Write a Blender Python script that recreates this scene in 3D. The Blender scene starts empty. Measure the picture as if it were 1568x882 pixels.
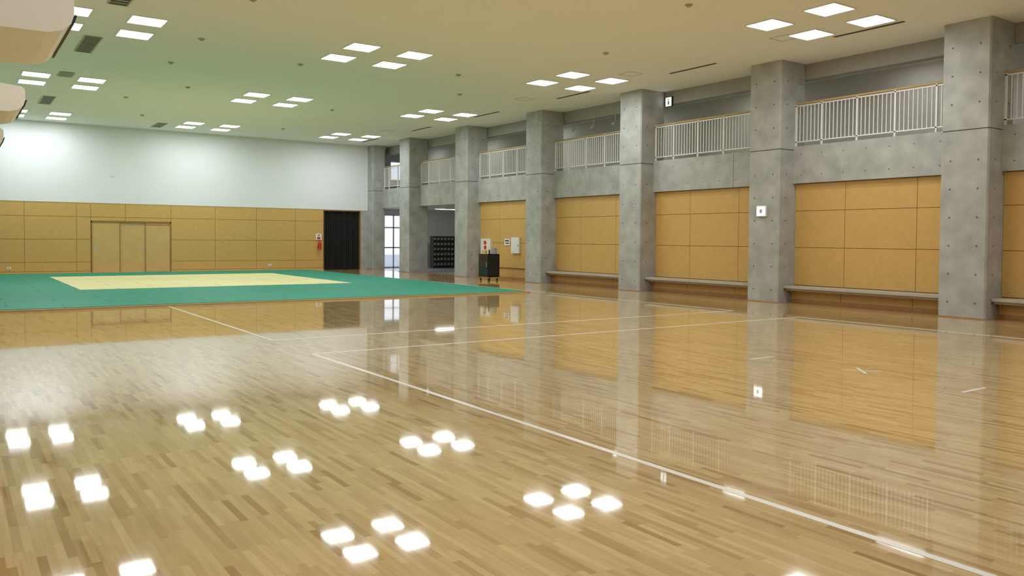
import bpy, math, random
from mathutils import Matrix, Vector
random.seed(4)
sc=bpy.context.scene
# ------------------------------------------------------------------ dims
XC=17.07; C0=8.09; S=4.975; W=0.955; ZJ=3.84; ZC=6.05; YB=37.36; ZD=2.88
XL=-0.9; YF=-5.0; XPAR=17.6; XPAN=17.72; XBEAM=18.05; XCOR=20.2; YH=38.3
# ------------------------------------------------------------------ materials
def newmat(n):
    m=bpy.data.materials.new(n); m.use_nodes=True
    return m,m.node_tree.nodes,m.node_tree.links,m.node_tree.nodes['Principled BSDF']
def plain(n,col,rough=.5,metal=0,var=.0,scale=6,bump=0,bscale=60,spec=.5):
    m,N,L,b=newmat(n)
    b.inputs['Roughness'].default_value=rough; b.inputs['Metallic'].default_value=metal
    b.inputs['Specular IOR Level'].default_value=spec
    tc=N.new('ShaderNodeTexCoord')
    if var>0:
        nz=N.new('ShaderNodeTexNoise'); nz.inputs['Scale'].default_value=scale; nz.inputs['Detail'].default_value=6
        L.new(tc.outputs['Object'],nz.inputs['Vector'])
        cr=N.new('ShaderNodeValToRGB')
        cr.color_ramp.elements[0].position=.3; cr.color_ramp.elements[1].position=.7
        cr.color_ramp.elements[0].color=(*[c*(1-var) for c in col],1)
        cr.color_ramp.elements[1].color=(*[min(1,c*(1+var)) for c in col],1)
        L.new(nz.outputs[0],cr.inputs[0]); L.new(cr.outputs[0],b.inputs['Base Color'])
    else: b.inputs['Base Color'].default_value=(*col,1)
    if bump>0:
        n2=N.new('ShaderNodeTexNoise'); n2.inputs['Scale'].default_value=bscale; L.new(tc.outputs['Object'],n2.inputs['Vector'])
        bp=N.new('ShaderNodeBump'); bp.inputs['Strength'].default_value=bump; bp.inputs['Distance'].default_value=.01
        L.new(n2.outputs[0],bp.inputs['Height']); L.new(bp.outputs[0],b.inputs['Normal'])
    return m
def emis(n,col,s):
    m,N,L,b=newmat(n); b.inputs['Base Color'].default_value=(*col,1)
    b.inputs['Emission Color'].default_value=(*col,1); b.inputs['Emission Strength'].default_value=s
    return m
M_conc=plain('fair_faced_concrete',(.40,.41,.39),.7,var=.17,scale=2.6,bump=.1,bscale=25)
M_concd=plain('concrete_joint',(.17,.165,.15),.9)
M_hole=plain('tie_hole',(.15,.145,.13),.9)
M_grey=plain('corridor_grey_paint',(.36,.355,.33),.8,var=.04)
M_greyl=plain('corridor_wall_paint',(.60,.59,.55),.8,var=.03)
M_white=plain('white_wall_paint',(.79,.82,.84),.6,var=.012,scale=1)
M_ceil=plain('ceiling_board',(.88,.90,.86),.8,var=.012,scale=1)
M_panel=plain('wood_fibre_panel',(.61,.38,.12),.45,var=.05,scale=9,bump=.03,bscale=120)
M_pback=plain('panel_groove',(.34,.19,.055),.8)
M_door=plain('door_veneer',(.62,.41,.155),.4,var=.05,scale=4)
M_frame=plain('door_frame_wood',(.30,.16,.055),.45)
M_brown=plain('brown_skirting',(.42,.22,.09),.18,var=.08)
M_bench=plain('bench_top_wood',(.46,.43,.36),.4,var=.06,scale=5)
M_rail=plain('painted_steel_white',(.82,.81,.77),.4)
M_hand=plain('handrail_wood',(.50,.35,.15),.4)
M_line=plain('court_line_paint',(.90,.88,.82),.16)
M_black=plain('black_plastic',(.012,.012,.013),.35)
M_blackc=plain('black_curtain_cloth',(.012,.012,.013),.9)
M_glassd=plain('smoked_glass',(.02,.025,.025),.05)
M_red=plain('red_enamel',(.6,.03,.02),.3)
M_wh=plain('white_enamel',(.8,.8,.78),.4)
M_ac=plain('cream_plastic',(.91,.90,.82),.35)
M_vent=plain('vent_dark',(.05,.055,.045),.6)
M_ventf=plain('vent_frame',(.42,.44,.36),.5)
M_alu=plain('aluminium',(.55,.56,.57),.35,metal=.6)
M_yel=plain('yellow_card',(.75,.5,.1),.5)
M_hfloor=plain('hall_tile_floor',(.42,.44,.47),.2,var=.05)
M_ext=plain('outside_paving',(.5,.52,.55),.8)
M_locker=plain('locker_dark',(.05,.045,.04),.5)
M_lockd=plain('locker_box',(.30,.29,.26),.5)
M_light=emis('ceiling_light_panel',(.94,.975,1.0),24.5)
M_sign=emis('lit_sign',(.9,.97,1.0),2.2)
M_signg=plain('sign_pictogram',(.12,.35,.3),.5)
M_hall=emis('added_hall_fill',(1,.97,.92),10)  # glow of the added fill panels in the entrance hall
M_corr=emis('added_corridor_fill',(1,.98,.94),11)  # glow of the added fill panels over the balcony corridor
# mats
def matmat(n,col,rough):
    m,N,L,b=newmat(n)
    tc=N.new('ShaderNodeTexCoord'); mp=N.new('ShaderNodeMapping'); br=N.new('ShaderNodeTexBrick')
    L.new(tc.outputs['Object'],mp.inputs[0]); L.new(mp.outputs[0],br.inputs['Vector'])
    br.inputs['Scale'].default_value=1; br.inputs['Brick Width'].default_value=2; br.inputs['Row Height'].default_value=1
    br.inputs['Mortar Size'].default_value=.012; br.inputs['Mortar Smooth'].default_value=.2
    br.inputs['Color1'].default_value=(*col,1); br.inputs['Color2'].default_value=(*[c*.93 for c in col],1)
    br.inputs['Mortar'].default_value=(*[c*.45 for c in col],1)
    L.new(br.outputs[0],b.inputs['Base Color']); b.inputs['Roughness'].default_value=rough
    b.inputs['Specular IOR Level'].default_value=.22
    return m
M_green=matmat('green_vinyl_mat',(.012,.29,.185),.55)
M_cream=matmat('cream_vinyl_mat',(.84,.78,.40),.55)
# floor: strip flooring
def floor_material():
    m,N,L,b=newmat('maple_strip_floor')
    def math_(op,a,bb=None,c=None):
        n=N.new('ShaderNodeMath'); n.operation=op
        for i,v in enumerate((a,bb,c)):
            if v is None: continue
            if isinstance(v,(int,float)): n.inputs[i].default_value=v
            else: L.new(v,n.inputs[i])
        return n.outputs[0]
    tc=N.new('ShaderNodeTexCoord'); sp=N.new('ShaderNodeSeparateXYZ'); L.new(tc.outputs['Object'],sp.inputs[0])
    PW=.042
    u=math_('DIVIDE',sp.outputs[0],PW); row=math_('FLOOR',u); fu=math_('FRACT',u)
    wn=N.new('ShaderNodeTexWhiteNoise'); wn.noise_dimensions='1D'; L.new(row,wn.inputs['W'])
    v=math_('ADD',math_('DIVIDE',sp.outputs[1],.42),math_('MULTIPLY',wn.outputs['Value'],17.3)); idv=math_('FLOOR',v); fv=math_('FRACT',v)
    cb=N.new('ShaderNodeCombineXYZ'); L.new(row,cb.inputs[0]); L.new(idv,cb.inputs[1])
    w2=N.new('ShaderNodeTexWhiteNoise'); w2.noise_dimensions='3D'; L.new(cb.outputs[0],w2.inputs['Vector'])
    cr=N.new('ShaderNodeValToRGB'); e=cr.color_ramp.elements
    e[0].position=0; e[0].color=(.42,.255,.10,1)
    e[1].position=1; e[1].color=(.70,.515,.255,1)
    for p,c in ((.07,(.50,.325,.14,1)),(.22,(.585,.405,.185,1)),(.6,(.635,.455,.215,1))):
        x=e.new(p); x.color=c
    L.new(w2.outputs['Value'],cr.inputs[0])
    mp=N.new('ShaderNodeMapping'); mp.inputs['Scale'].default_value=(40,2.5,1); L.new(tc.outputs['Object'],mp.inputs[0])
    g=N.new('ShaderNodeTexNoise'); g.inputs['Scale'].default_value=1; g.inputs['Detail'].default_value=3; L.new(mp.outputs[0],g.inputs['Vector'])
    gm=N.new('ShaderNodeMapRange'); gm.inputs['From Min'].default_value=.3; gm.inputs['From Max'].default_value=.7; gm.inputs['To Min'].default_value=.91; gm.inputs['To Max'].default_value=1.06
    L.new(g.outputs[0],gm.inputs['Value'])
    s1=math_('LESS_THAN',fu,.04); s2=math_('LESS_THAN',fv,.006); s=math_('MAXIMUM',s1,s2)
    sm=math_('SUBTRACT',1.0,math_('MULTIPLY',s,.16)); k=math_('MULTIPLY',gm.outputs[0],sm)
    vm=N.new('ShaderNodeVectorMath'); vm.operation='SCALE'; L.new(cr.outputs[0],vm.inputs[0]); L.new(k,vm.inputs['Scale'])
    L.new(vm.outputs[0],b.inputs['Base Color'])
    n3=N.new('ShaderNodeTexNoise'); n3.inputs['Scale'].default_value=5; n3.inputs['Detail'].default_value=1; L.new(tc.outputs['Object'],n3.inputs['Vector'])
    hh=math_('ADD',math_('MULTIPLY',w2.outputs['Value'],.012),n3.outputs[0])
    bp=N.new('ShaderNodeBump'); bp.inputs['Strength'].default_value=.014; bp.inputs['Distance'].default_value=.01
    L.new(hh,bp.inputs['Height']); L.new(bp.outputs[0],b.inputs['Normal']); L.new(bp.outputs[0],b.inputs['Coat Normal'])
    b.inputs['Roughness'].default_value=.045; b.inputs['IOR'].default_value=1.5
    b.inputs['Coat Weight'].default_value=.35; b.inputs['Coat Roughness'].default_value=.02; b.inputs['Coat IOR'].default_value=1.5
    return m
M_floor=floor_material()
# ------------------------------------------------------------------ mesh builder
class MB:
    def __init__(s): s.v=[];s.f=[];s.m=[];s.mats=[]
    def mi(s,m):
        if m not in s.mats: s.mats.append(m)
        return s.mats.index(m)
    def face(s,pts,m):
        i=len(s.v); s.v+= [tuple(p) for p in pts]; s.f.append(list(range(i,i+len(pts)))); s.m.append(s.mi(m))
    def box(s,x0,y0,z0,x1,y1,z1,m):
        if x0>x1:x0,x1=x1,x0
        if y0>y1:y0,y1=y1,y0
        if z0>z1:z0,z1=z1,z0
        i=len(s.v)
        s.v+=[(x0,y0,z0),(x1,y0,z0),(x1,y1,z0),(x0,y1,z0),(x0,y0,z1),(x1,y0,z1),(x1,y1,z1),(x0,y1,z1)]
        for q in ((3,2,1,0),(4,5,6,7),(0,1,5,4),(1,2,6,5),(2,3,7,6),(3,0,4,7)):
            s.f.append([i+a for a in q]); s.m.append(s.mi(m))
    def prism(s,poly,z0,z1,m,axis='z'):
        def P(a,b,c):
            return (a,b,c) if axis=='z' else ((a,c,b) if axis=='y' else (c,a,b))
        i=len(s.v);n=len(poly)
        s.v+=[P(a,b,z0) for a,b in poly]+[P(a,b,z1) for a,b in poly]
        s.f.append([i+k for k in reversed(range(n))]); s.f.append([i+n+k for k in range(n)])
        for k in range(n): s.f.append([i+k,i+(k+1)%n,i+n+(k+1)%n,i+n+k])
        s.m+=[s.mi(m)]*(n+2)
    def cyl(s,a,b,r,m,n=12,r2=None):
        a=Vector(a);b=Vector(b);d=(b-a).normalized();t=Vector((0,0,1)) if abs(d.z)<.9 else Vector((1,0,0))
        u=d.cross(t).normalized();w=d.cross(u); r2=r if r2 is None else r2;i=len(s.v)
        for c,rr in ((a,r),(b,r2)):
            for k in range(n):
                t=2*math.pi*k/n; s.v.append(tuple(c+u*math.cos(t)*rr+w*math.sin(t)*rr))
        for k in range(n): s.f.append([i+k,i+(k+1)%n,i+n+(k+1)%n,i+n+k])
        s.f.append([i+k for k in range(n)]); s.f.append([i+n+k for k in reversed(range(n))]); s.m+=[s.mi(m)]*(n+2)
    def build(s,name,bevel=0,recalc=True):
        import bmesh
        me=bpy.data.meshes.new(name); me.from_pydata(s.v,[],s.f)
        for m in s.mats: me.materials.append(m)
        for p,i in zip(me.polygons,s.m): p.material_index=i
        if recalc:
            bm=bmesh.new(); bm.from_mesh(me); bmesh.ops.recalc_face_normals(bm,faces=bm.faces); bm.to_mesh(me); bm.free()
        o=bpy.data.objects.new(name,me); bpy.context.collection.objects.link(o)
        if bevel:
            b=o.modifiers.new('bev','BEVEL'); b.width=bevel; b.segments=2; b.limit_method='ANGLE'
        return o
def chamf(x0,y0,x1,y1,c): return [(x0+c,y0),(x1-c,y0),(x1,y0+c),(x1,y1-c),(x1-c,y1),(x0+c,y1),(x0,y1-c),(x0,y0+c)]
def discs(mb,pts,nrm,r=.021):
    for p in pts:
        p=Vector(p); n=Vector(nrm); mb.cyl(p,p+n*.002,r,M_hole,8)
# ------------------------------------------------------------------ shell
b=MB(); b.box(XL,YF,-.2,17.0,YB+.3,0,M_floor); b.build('floor')
b=MB(); b.box(17.0,YF,-.2,17.9,YB,-.0,M_brown); b.build('floor_border')
b=MB(); b.box(17.9,YF,-.2,24,YB+.94,0,M_hfloor); b.build('floor_entrance_hall')
b=MB(); b.box(XL,YF,ZC,XCOR+.2,YH,ZC+.2,M_ceil); b.build('ceiling')
b=MB(); b.box(XL-.2,YF,0,XL,YB+.2,ZD,M_panel); b.box(XL-.2,YF,ZD,XL,YB+.2,ZC,M_white); b.build('wall_left')
b=MB(); b.box(XL,YF-.2,0,XCOR+.2,YF,ZD,M_panel); b.box(XL,YF-.2,ZD,XCOR+.2,YF,ZC,M_white); b.build('wall_front')
# back wall
def panels_y(b,x0,x1,zs,joints,Y):
    xs=[x0]+[j for j in joints if x0+.02<j<x1-.02]+[x1]; g=.006
    for a,c in zip(xs,xs[1:]):
        for z0,z1 in zip(zs,zs[1:]): b.box(a+g,Y,z0+g,c-g,Y+.03,z1-g,M_panel)
b=MB(); b.box(XL,YB,ZD,17.07,YB+.25,ZC,M_white); b.box(5.58,YB-.02,3.98,5.68,YB,4.14,M_wh); b.build('wall_back')
b=MB(); b.box(XL,YB+.25,0,17.07,YB+.45,ZC,M_pback); b.build('wall_back')
zs=[.1,.47,1.39,2.31,ZD-.01]; J=[.66+1.82*i-1.82 for i in range(10)]
for a,c,z0 in ((XL,4.82,0),(4.82,7.92,2.15),(7.92,14.78,0)):
    b=MB()
    b.box(a,YB+.03,z0,c,YB+.25,ZD,M_pback)
    zz=[z for z in zs if z>z0+.02]; zz=([z0] if z0 else [.1])+[z for z in zz if z>.11]
    panels_y(b,a,c,zz,J,YB)
    if not z0: b.box(a,YB-.012,0,c,YB+.03,.095,M_panel)
    b.box(a,YB-.008,ZD-.02,c,YB,ZD+.01,M_hand)
    b.build('wall_back')
b=MB()
b.box(16.70,YB,0,17.07,YB+.25,ZD,M_conc); b.build('wall_back')
b=MB()
b.box(14.79,YB,2.84,16.66,YB+.25,ZD,M_brown)
b.box(14.785,YB-.01,0,14.815,YB+.2,ZD-.001,M_frame)
b.box(16.66,YB-.01,0,16.695,YB+.2,ZD-.001,M_frame)
b.build('trim_1')
# sliding door
b=MB(); Y=YB
b.box(4.825,Y-.02,0,4.87,Y+.2,2.145,M_frame); b.box(7.87,Y-.02,0,7.915,Y+.2,2.145,M_frame); b.box(4.825,Y-.02,2.10,7.915,Y+.2,2.145,M_frame)
b.box(4.87,Y+.01,0.01,5.93,Y+.04,2.10,M_door); b.box(5.90,Y+.04,0.01,6.92,Y+.07,2.10,M_door); b.box(6.88,Y+.0,0.01,7.87,Y+.03,2.0,M_door)
for x in (5.91,6.90): b.box(x-.012,Y-.005,0.01,x+.012,Y+.05,2.10,M_frame)
b.box(6.9,Y-.005,.0,7.87,Y+.03,.03,M_frame); b.box(6.9,Y-.006,2.0,7.87,Y+.03,2.03,M_frame); b.box(6.9,Y+.01,2.03,7.87,Y+.03,2.1,M_door)
b.box(4.97,Y+.0,.95,5.03,Y+.01,1.15,M_alu); b.box(6.78,Y+.03,.95,6.84,Y+.04,1.15,M_alu)
b.build('door_1')
# curtain with folds
b=MB(); n=160; x0,x1=14.82,16.64; pr=None
for i in range(n+1):
    x=x0+(x1-x0)*i/n; y=YB+.13+.045*math.sin(i*.62)+.02*math.sin(i*.23+1)
    if pr: b.face([(pr[0],pr[1],.03),(x,y,.03),(x,y,2.82),(pr[0],pr[1],2.82)],M_blackc)
    pr=(x,y)
b.cyl((x0,YB+.13,2.82),(x1,YB+.13,2.82),.018,M_alu)
b.build('stage_curtain')
# ------------------------------------------------------------------ columns
def column(y0,y1,x1=XBEAM):
    b=MB(); x0=XC
    b.prism(chamf(x0,y0,x1,y1,.03),0,ZJ-.012,M_conc)
    b.prism(chamf(x0+.012,y0+.012,x1-.012,y1-.012,.03),ZJ-.012,ZJ+.012,M_concd)
    b.prism(chamf(x0,y0,x1,y1,.03),ZJ+.012,ZC,M_conc)
    rows=[.32+.58*i for i in range(10)]
    for z in rows:
        if abs(z-ZJ)<.06 or z>ZC-.1: continue
        discs(b,[(x0-.001,y0+.2,z),(x0-.001,y1-.2,z)],(-1,0,0)); discs(b,[(x0+.26,y0-.001,z)],(0,-1,0))
        if z>4.0 and x1>17.9: discs(b,[(x0+.76,y0-.001,z)],(0,-1,0))
    b.box(x0-.012,y0-.0,0,x0,y1+.0,.022,M_brown)
    return b.build('concrete_column')
for k in range(-2,6): column(C0+k*S,C0+k*S+W)
column(36.75,YB+.3,17.72)
# ------------------------------------------------------------------ bays
bays=[(C0+k*S+W,C0+(k+1)*S) for k in range(-2,5)]+[(C0+5*S+W,36.75)]
def panel_bay(a,c):
    b=MB(); g=.006
    b.box(XPAN+.02,a,0,XPAN+.16,c,2.995,M_pback)
    zs=[.44,1.39,2.31,2.99]
    ys=[a,a+.85,a+2.62,c]
    for y0,y1 in zip(ys,ys[1:]):
        for z0,z1 in zip(zs,zs[1:]): b.box(XPAN,y0+g,z0+g,XPAN+.03,y1-g,z1-g,M_panel)
        b.box(XPAN-.1,y0+g,.1,XPAN+.03,y1-g,.36,M_panel)
    b.box(XPAN-.13,a,0,XPAN+.03,c,.1,M_brown)
    b.build('wall_right')
for i,(a,c) in enumerate(bays):
    b=MB(); zt,zb=3.93,3.0
    b.box(XPAR,a+.002,zb,XPAR+.2,c-.002,zt,M_conc)
    yy=a+.3
    while yy<c-.1:
        discs(b,[(XPAR-.001,yy,3.2),(XPAR-.001,yy,3.72)],(-1,0,0),.016); yy+=.58
    if i in (3,): b.box(XPAR-.002,a+.95,zb,XPAR,a+.965,zt,M_concd)
    b.build('balcony_parapet')
    b=MB(); xr=XPAR+.08
    b.cyl((xr,a,5.0),(xr,c,5.0),.026,M_hand,10)
    b.box(xr-.02,a,4.93,xr+.02,c,4.955,M_rail); b.box(xr-.02,a,4.03,xr+.02,c,4.055,M_rail)
    n=int(round((c-a)/.105))
    for j in range(n+1):
        y=a+.02+(c-a-.04)*j/n
        if j%9==4 or j in (0,n): b.box(xr-.02,y-.02,3.93,xr+.02,y+.02,4.98,M_rail)
        else: b.box(xr-.009,y-.009,4.05,xr+.009,y+.009,4.935,M_rail)
    b.build('balcony_railing')
    if i not in (6,7):
        panel_bay(a,c)
        if i!=5:
            b=MB(); b.box(17.28,a+.01,.365,XPAN-.002,c-.01,.43,M_bench)
            b.box(17.38,a+.01,.31,17.41,c-.01,.365,M_bench)
            for y in (a+.05,c-.09): b.prism([(17.42,.33),(17.42,.365),(XPAN-.1,.365),(XPAN-.1,.2)],y,y+.03,M_panel,axis='y')
            b.build('wall_bench',.006)
b=MB(); b.box(XPAR+.2,YF,3.62,XCOR,YH,3.84,M_conc); b.build('balcony_floor')
b=MB(); b.box(XBEAM,YF,5.66,XBEAM+.3,YB,ZC,M_grey); b.build('ceiling_beam')
b=MB(); b.box(XCOR,YF,3.62,XCOR+.2,YH,ZC,M_greyl)
b.build('wall_right_corridor')
for k in range(-1,6):  # added glowing panels, hidden behind the beam, to brighten the corridor
    y=C0+k*S+W+2; x=19.35
    b=MB(); z=ZC-.05; b.face([(x-.1,y-.6,z),(x-.1,y+.6,z),(x+.1,y+.6,z),(x+.1,y-.6,z)],M_corr); b.box(x-.12,y-.62,z+.005,x+.12,y+.62,ZC-.001,M_wh)
    b.build('added_corridor_fill_panel',recalc=False)
# entrance hall
b=MB()
b.box(17.2,YH,0,17.75,YH+.2,3.62,M_conc); b.box(17.75,YH,2.75,19.75,YH+.2,3.62,M_wh); b.box(19.75,YH,0,24.2,YH+.2,3.62,M_wh)
b.build('wall_back_entrance_hall')
b=MB(); b.box(17.2,YH,3.62,18.75,YH+.2,ZC,M_grey); b.box(18.75,YH,3.62,XCOR+.2,YH+.2,4.5,M_grey); b.box(18.75,YH,5.5,XCOR+.2,YH+.2,ZC,M_grey); b.build('wall_back_corridor')
b=MB()
for x in (18.76,19.45,20.14): b.box(x,YH+.05,4.5,x+.05,YH+.11,5.5,M_alu)
for z in (4.5,5.44): b.box(18.76,YH+.05,z,20.19,YH+.11,z+.05,M_alu)
b.build('window_2')
b=MB(); b.box(24,20,0,24.2,YH,3.2,M_wh); b.build('wall_right_entrance_hall')
b=MB(); b.box(17.9,23.7,0,24,23.9,3.2,M_wh); b.build('wall_front_entrance_hall')
b=MB(); b.box(17.8,23.7,3.02,24,YH,3.2,M_wh); b.build('ceiling_entrance_hall')
b=MB(); b.box(17.07,YB+.3,0,17.2,YH+.2,ZC,M_conc); b.build('wall_corner_return')
b=MB()
for x in (17.75,18.35,18.95,19.69): b.box(x,YH+.05,0,x+.06,YH+.12,2.75,M_alu)
for z in (0,1.02,2.05,2.69): b.box(17.75,YH+.05,z,19.75,YH+.12,z+.06,M_alu)
b.build('window_1')
b=MB(); b.box(10,YH+.2,-.15,40,70,-.02,M_ext); b.build('ground_outside')
for x,y in ((20.5,31),(20.5,35.5)):  # added glowing panels that give the entrance hall its light
    b=MB(); b.face([(x-.6,y-.15,2.985),(x-.6,y+.15,2.985),(x+.6,y+.15,2.985),(x+.6,y-.15,2.985)],M_hall); b.box(x-.62,y-.17,2.99,x+.62,y+.17,3.02,M_wh); b.build('added_hall_fill_panel',recalc=False)
# shoe locker
b=MB(); lx0,lx1,ly,lt=20.75,22.0,37.3,1.66; nx,nz=6,6
b.box(lx0,ly+.3,0,lx1,ly+.38,lt,M_locker)
for i in range(nx+1):
    x=lx0+(lx1-lx0)*i/nx; b.box(x-.018,ly,0,x+.018,ly+.32,lt,M_locker)
for j in range(nz+1):
    z=.06+(lt-.08)*j/nz; b.box(lx0,ly,z-.018,lx1,ly+.32,z+.018,M_locker)
for i in range(nx):
    for j in range(nz):
        x=lx0+(lx1-lx0)*(i+.5)/nx; z=.06+(lt-.08)*(j+.5)/nz; b.box(x-.07,ly+.05,z-.06,x+.07,ly+.08,z+.08,M_lockd)
b.build('shoe_locker')
# ------------------------------------------------------------------ ceiling lights
for gx,off in ((2.78,.95),(8.8,.45),(14.82,0)):
    for gy in (2.35,10.42,18.33,26.32,34.35):
        gy+=off
        b=MB()
        for dx in (-.7,.7):
            for dy in (-.7,.7):
                x,y=gx+dx,gy+dy; h=.33; z=ZC-.008
                b.face([(x-h,y-h,z),(x-h,y+h,z),(x+h,y+h,z),(x+h,y-h,z)],M_light)
                for s in (-1,1):
                    b.box(x+s*h,y-h-.03,ZC-.018,x+s*(h+.03),y+h+.03,ZC,M_wh); b.box(x-h,y+s*h,ZC-.018,x+h,y+s*(h+.03),ZC,M_wh)
        b.build('ceiling_light',recalc=False)
# vents
for y in range(-1,7):
    y0=9.35+S*y; b=MB()
    if y0>36: continue
    b.box(16.05,y0,ZC-.01,16.15,min(y0+1.6,36.9),ZC,M_vent); b.box(16.03,y0-.02,ZC-.006,16.05,min(y0+1.62,36.9),ZC,M_wh); b.box(16.15,y0-.02,ZC-.006,16.17,min(y0+1.62,36.9),ZC,M_wh)
    b.build('linear_air_vent')
for x,y0,y1 in ((2.76,15.75,17.6),(2.76,20.75,22.6),(2.76,25.7,26.4),(2.76,30.5,32.3),(7.1,34.9,36.3)):
    b=MB(); b.box(x-.16,y0,ZC-.01,x+.16,y1,ZC,M_vent); n=10
    for j in range(n+1):
        y=y0+(y1-y0)*j/n; b.box(x-.16,y-.02,ZC-.02,x+.16,y+.02,ZC-.01,M_ventf)
    for s in (-1,1): b.box(x+s*.16,y0,ZC-.02,x+s*.19,y1,ZC,M_ventf)
    b.build('ceiling_air_grille')
for k in range(-1,6):
    x,y=15.32,11.65+S*k; b=MB(); h=.23
    for s in (-1,1): b.box(x-h,y+s*h-.012,ZC-.004,x+h,y+s*h+.012,ZC,M_ventf); b.box(x+s*h-.012,y-h,ZC-.004,x+s*h+.012,y+h,ZC,M_ventf)
    b.build('ceiling_access_hatch')
for x,y in ((11.7,11.1),(13.1,15.1),(13.2,22.1),(4.8,15.7),(4.8,22.6),(4.8,19.5),(7.6,20.8),(4.8,29.1),(11.6,19.5),(11.2,27.5),(6,26),(6,33),(11.5,33.5)):
    b=MB(); b.cyl((x,y,ZC-.02),(x,y,ZC),.075,M_ventf,16); b.cyl((x,y,ZC-.05),(x,y,ZC-.02),.035,M_ventf,12,.05); b.build('smoke_detector')
# ------------------------------------------------------------------ court markings
def ln(xa,ya,xb,yb,w=.055):
    b=MB(); z0,z1=0,.0015
    if abs(xa-xb)<.01: b.box(xa-w/2,ya,z0,xa+w/2,yb,z1,M_line)
    else: b.box(xa,ya-w/2,z0,xb,ya+w/2,z1,M_line)
    b.build('court_line')
ln(3.98,YF+1,3.98,10.39); ln(3.955,10.42,14.27,10.42); ln(14.3,YF+1,14.3,10.45)
ln(4.0,12.15,4.0,19.12); ln(3.975,12.12,14.27,12.12); ln(14.3,12.1,14.3,26)
ln(8.64,4.3,9.12,4.3,.04); ln(8.65,7.02,9.11,7.02,.04)
b=MB()
for s in (-1,1):
    c=Vector((9.02,5.68)); d=Vector((.17,.17*s)); n=Vector((-d.y,d.x)).normalized()*.02
    pts=[c-d-n,c+d-n,c+d+n,c-d+n]; b.face([(p.x,p.y,.0015+.0004*s) for p in pts],M_line)
b.build('court_centre_mark')
# ------------------------------------------------------------------ judo mat
b=MB(); mx0,mx1,my0,my1=-.3,13.74,19.24,36.7; cx0,cx1,cy0,cy1=3.0,11.05,25.35,33.65; t=.05
b.box(mx0,my0,0,mx1,cy0,t,M_green); b.box(mx0,cy1,0,mx1,my1,t,M_green); b.box(mx0,cy0,0,cx0,cy1,t,M_green); b.box(cx1,cy0,0,mx1,cy1,t,M_green)
b.box(cx0,cy0,0,cx1,cy1,t,M_cream)
b.box(mx0,my0-.1,0,mx1+.1,my0,.04,M_hand); b.box(mx1,my0,0,mx1+.1,my1,.04,M_hand)
b.build('judo_mat')
# ------------------------------------------------------------------ AC units along left wall
for k in range(-1,3):
    y1=8.84+S*k; y0=y1-1.5
    prof=[(XL+.01,3.12),(.66,3.13),(.76,3.16),(.82,3.22),(.84,3.29),(.84,3.42),(.80,3.46),(.5,3.49),(XL+.01,3.50)]
    b=MB(); b.prism(prof,y0,y1,M_ac,axis='y')
    b.box(-.32,y0+.15,3.106,.32,y1-.15,3.125,M_wh)
    for j in range(12):
        yy=y0+.2+(y1-y0-.44)*j/11; b.box(-.28,yy,3.100,.28,yy+.045,3.106,M_vent)
    b.prism([(.822,3.215),(.836,3.21),(.862,3.29),(.845,3.295)],y0+.01,y1-.01,M_black,axis='y')
    for yy in (y0+.1,y1-.14): b.prism([(XL+.01,2.7),(XL+.01,3.12),(.2,3.12),(.2,3.07)],yy,yy+.04,M_ac,axis='y')
    b.build('air_conditioner')
# ------------------------------------------------------------------ small fittings
b=MB(); b.box(XC-.05,13.43,2.17,XC-.001,13.72,2.44,M_wh); b.box(XC-.055,13.45,2.19,XC-.05,13.70,2.42,M_sign)
b.prism([(13.54,2.25),(13.61,2.25),(13.61,2.30),(13.64,2.30),(13.575,2.37),(13.51,2.30),(13.54,2.30)],XC-.058,XC-.055,M_ventf,axis='x')
b.build('lit_wall_sign')
b=MB(); b.box(XBEAM-.06,17.70,5.58,XBEAM-.001,17.97,5.88,M_black); b.box(XBEAM-.066,17.72,5.60,XBEAM-.06,17.95,5.86,M_sign)
b.box(XBEAM-.07,17.80,5.64,XBEAM-.066,17.86,5.76,M_signg); b.cyl((XBEAM-.07,17.84,5.80),(XBEAM-.066,17.84,5.80),.025,M_signg)
b.build('exit_sign')
for y in (20.3,21.4,22.4):
    b=MB(); b.cyl((XBEAM+.02,y,5.66),(XBEAM-.0,y,5.40),.012,M_ventf,8); b.cyl((XBEAM+.02,y,5.42),(XBEAM-.1,y,5.33),.03,M_ventf,12,.05); b.build('spotlight')
# extinguisher + sign on back wall
b=MB(); x=14.56; Yw=YB-.013
b.box(x-.16,Yw-.02,1.42,x+.12,Yw,1.72,M_wh); b.box(x-.1,Yw-.025,1.46,x+.06,Yw-.02,1.56,M_red); b.cyl((x-.02,Yw-.03,1.64),(x-.02,Yw-.02,1.64),.04,M_red)
b.cyl((x,Yw-.1,.98),(x,Yw-.1,1.3),.08,M_red,16); b.cyl((x,Yw-.1,1.3),(x,Yw-.1,1.37),.08,M_red,16,.03); b.cyl((x,Yw-.1,1.37),(x,Yw-.1,1.42),.02,M_black,8)
b.cyl((x,Yw-.12,1.4),(x-.11,Yw-.12,1.05),.012,M_black,8); b.box(x-.03,Yw-.03,1.0,x+.03,Yw,1.3,M_black)
b.build('fire_extinguisher')
X=XPAN-.001
b=MB()
b.box(X-.1,27.1,.95,X,27.8,1.55,M_wh); b.cyl((X-.14,27.45,1.40),(X-.1,27.45,1.40),.07,M_red,16); b.cyl((X-.12,27.45,1.2),(X-.1,27.45,1.2),.08,M_red,16); b.box(X-.11,27.2,1.0,X-.1,27.7,1.08,M_ventf)
b.build('fire_alarm_box')
b=MB(); b.box(X-.08,25.15,1.0,X,25.68,1.6,M_wh); b.box(X-.085,25.18,1.03,X-.08,25.65,1.57,M_wh); b.box(X-.095,25.2,1.27,X-.085,25.24,1.34,M_alu); b.build('electrical_panel')
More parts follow.
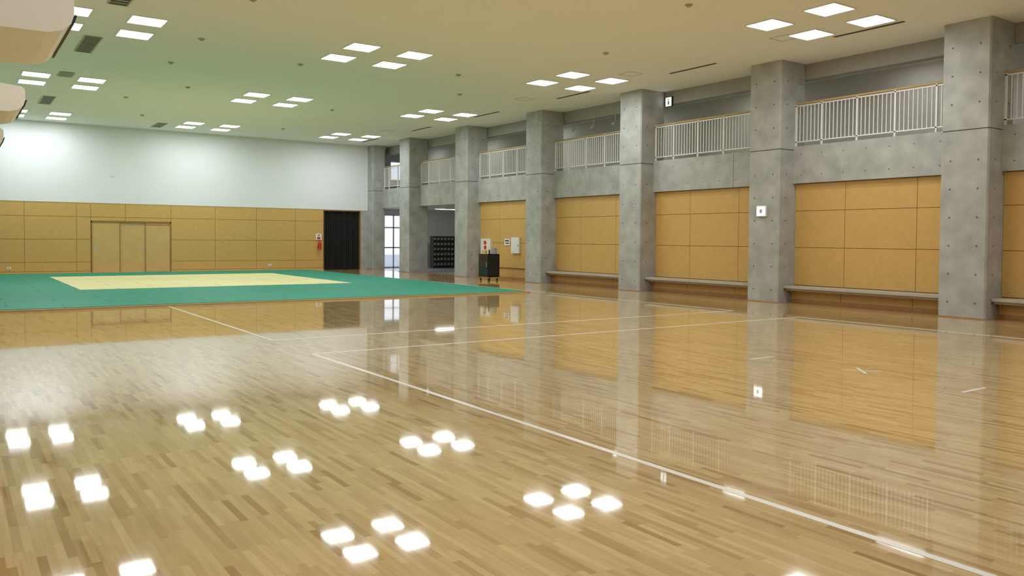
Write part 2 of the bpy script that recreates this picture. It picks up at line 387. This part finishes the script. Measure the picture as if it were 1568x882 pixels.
b=MB(); b.box(X-.03,25.85,1.3,X,26.2,1.55,M_wh); b.box(X-.034,25.9,1.45,X-.03,26.15,1.5,M_black); b.box(X-.034,25.9,1.36,X-.03,26.1,1.4,M_black); b.build('wall_notice')
# AV cabinet
b=MB(); x0,x1,y0,y1=16.3,16.8,25.2,25.85; zb,zt=.14,.98
b.box(x0,y0,zb,x1,y0+.03,zt,M_black); b.box(x0,y1-.03,zb,x1,y1,zt,M_black); b.box(x0,y0,zt-.03,x1,y1,zt,M_black); b.box(x0,y0,zb,x1,y1,zb+.03,M_black); b.box(x1-.03,y0,zb,x1,y1,zt,M_black)
for z in (.35,.55,.75): b.box(x0+.05,y0+.04,z,x1-.04,y1-.04,z+.12,M_alu if z==.55 else M_black)
b.box(x0-.01,y0+.02,zb+.02,x0,y1-.02,zt-.02,M_glassd); b.box(x0-.025,y0+.08,.5,x0-.01,y0+.1,.7,M_alu)
for xx in (x0+.06,x1-.06):
    for yy in (y0+.06,y1-.06):
        b.cyl((xx,yy,.06),(xx,yy,zb),.015,M_alu,8); b.cyl((xx-.015,yy,.045),(xx+.015,yy,.045),.045,M_black,12)
b.cyl((16.5,25.5,zt),(16.5,25.5,zt+.2),.05,M_wh,12); b.cyl((16.5,25.5,zt+.2),(16.5,25.5,zt+.26),.02,M_wh,8)
b.box(16.45,25.62,zt,16.65,25.8,zt+.14,M_yel); b.box(16.6,25.27,zt,16.75,25.45,zt+.22,M_alu)
b.cyl((16.42,25.3,zt),(16.42,25.3,zt+.15),.03,M_black,8)
b.build('audio_cabinet')
for x in (1.95,12.2):
    b=MB(); b.box(x-.07,YB-.02,.2,x+.07,YB-.001,.3,M_wh); b.box(x-.04,YB-.024,.23,x+.04,YB-.02,.27,M_ventf); b.build('wall_socket')
# ------------------------------------------------------------------ world
w=bpy.data.worlds.new('World'); sc.world=w; w.use_nodes=True
bg=w.node_tree.nodes['Background']; bg.inputs[0].default_value=(.78,.87,1,1); bg.inputs[1].default_value=1.3
# ------------------------------------------------------------------ camera
f,yaw,pit,roll,cy=1254.136,.6033,.0283,.0080,401.2551
F=Vector((math.sin(yaw)*math.cos(pit),math.cos(yaw)*math.cos(pit),-math.sin(pit)))
R=Vector((math.cos(yaw),-math.sin(yaw),0)); U=R.cross(F)
c,s=math.cos(roll),math.sin(roll); R2=c*R+s*U; U2=-s*R+c*U
cam=bpy.data.cameras.new('camera'); co=bpy.data.objects.new('camera',cam); bpy.context.collection.objects.link(co)
m=Matrix(((R2.x,U2.x,-F.x,0),(R2.y,U2.y,-F.y,0),(R2.z,U2.z,-F.z,1.55),(0,0,0,1))); co.matrix_world=m
cam.sensor_width=36; cam.lens=f/1568*36; cam.shift_y=(cy-441)/1568; cam.clip_end=300
sc.camera=co
sc.view_settings.view_transform='Standard'; sc.view_settings.look='None'
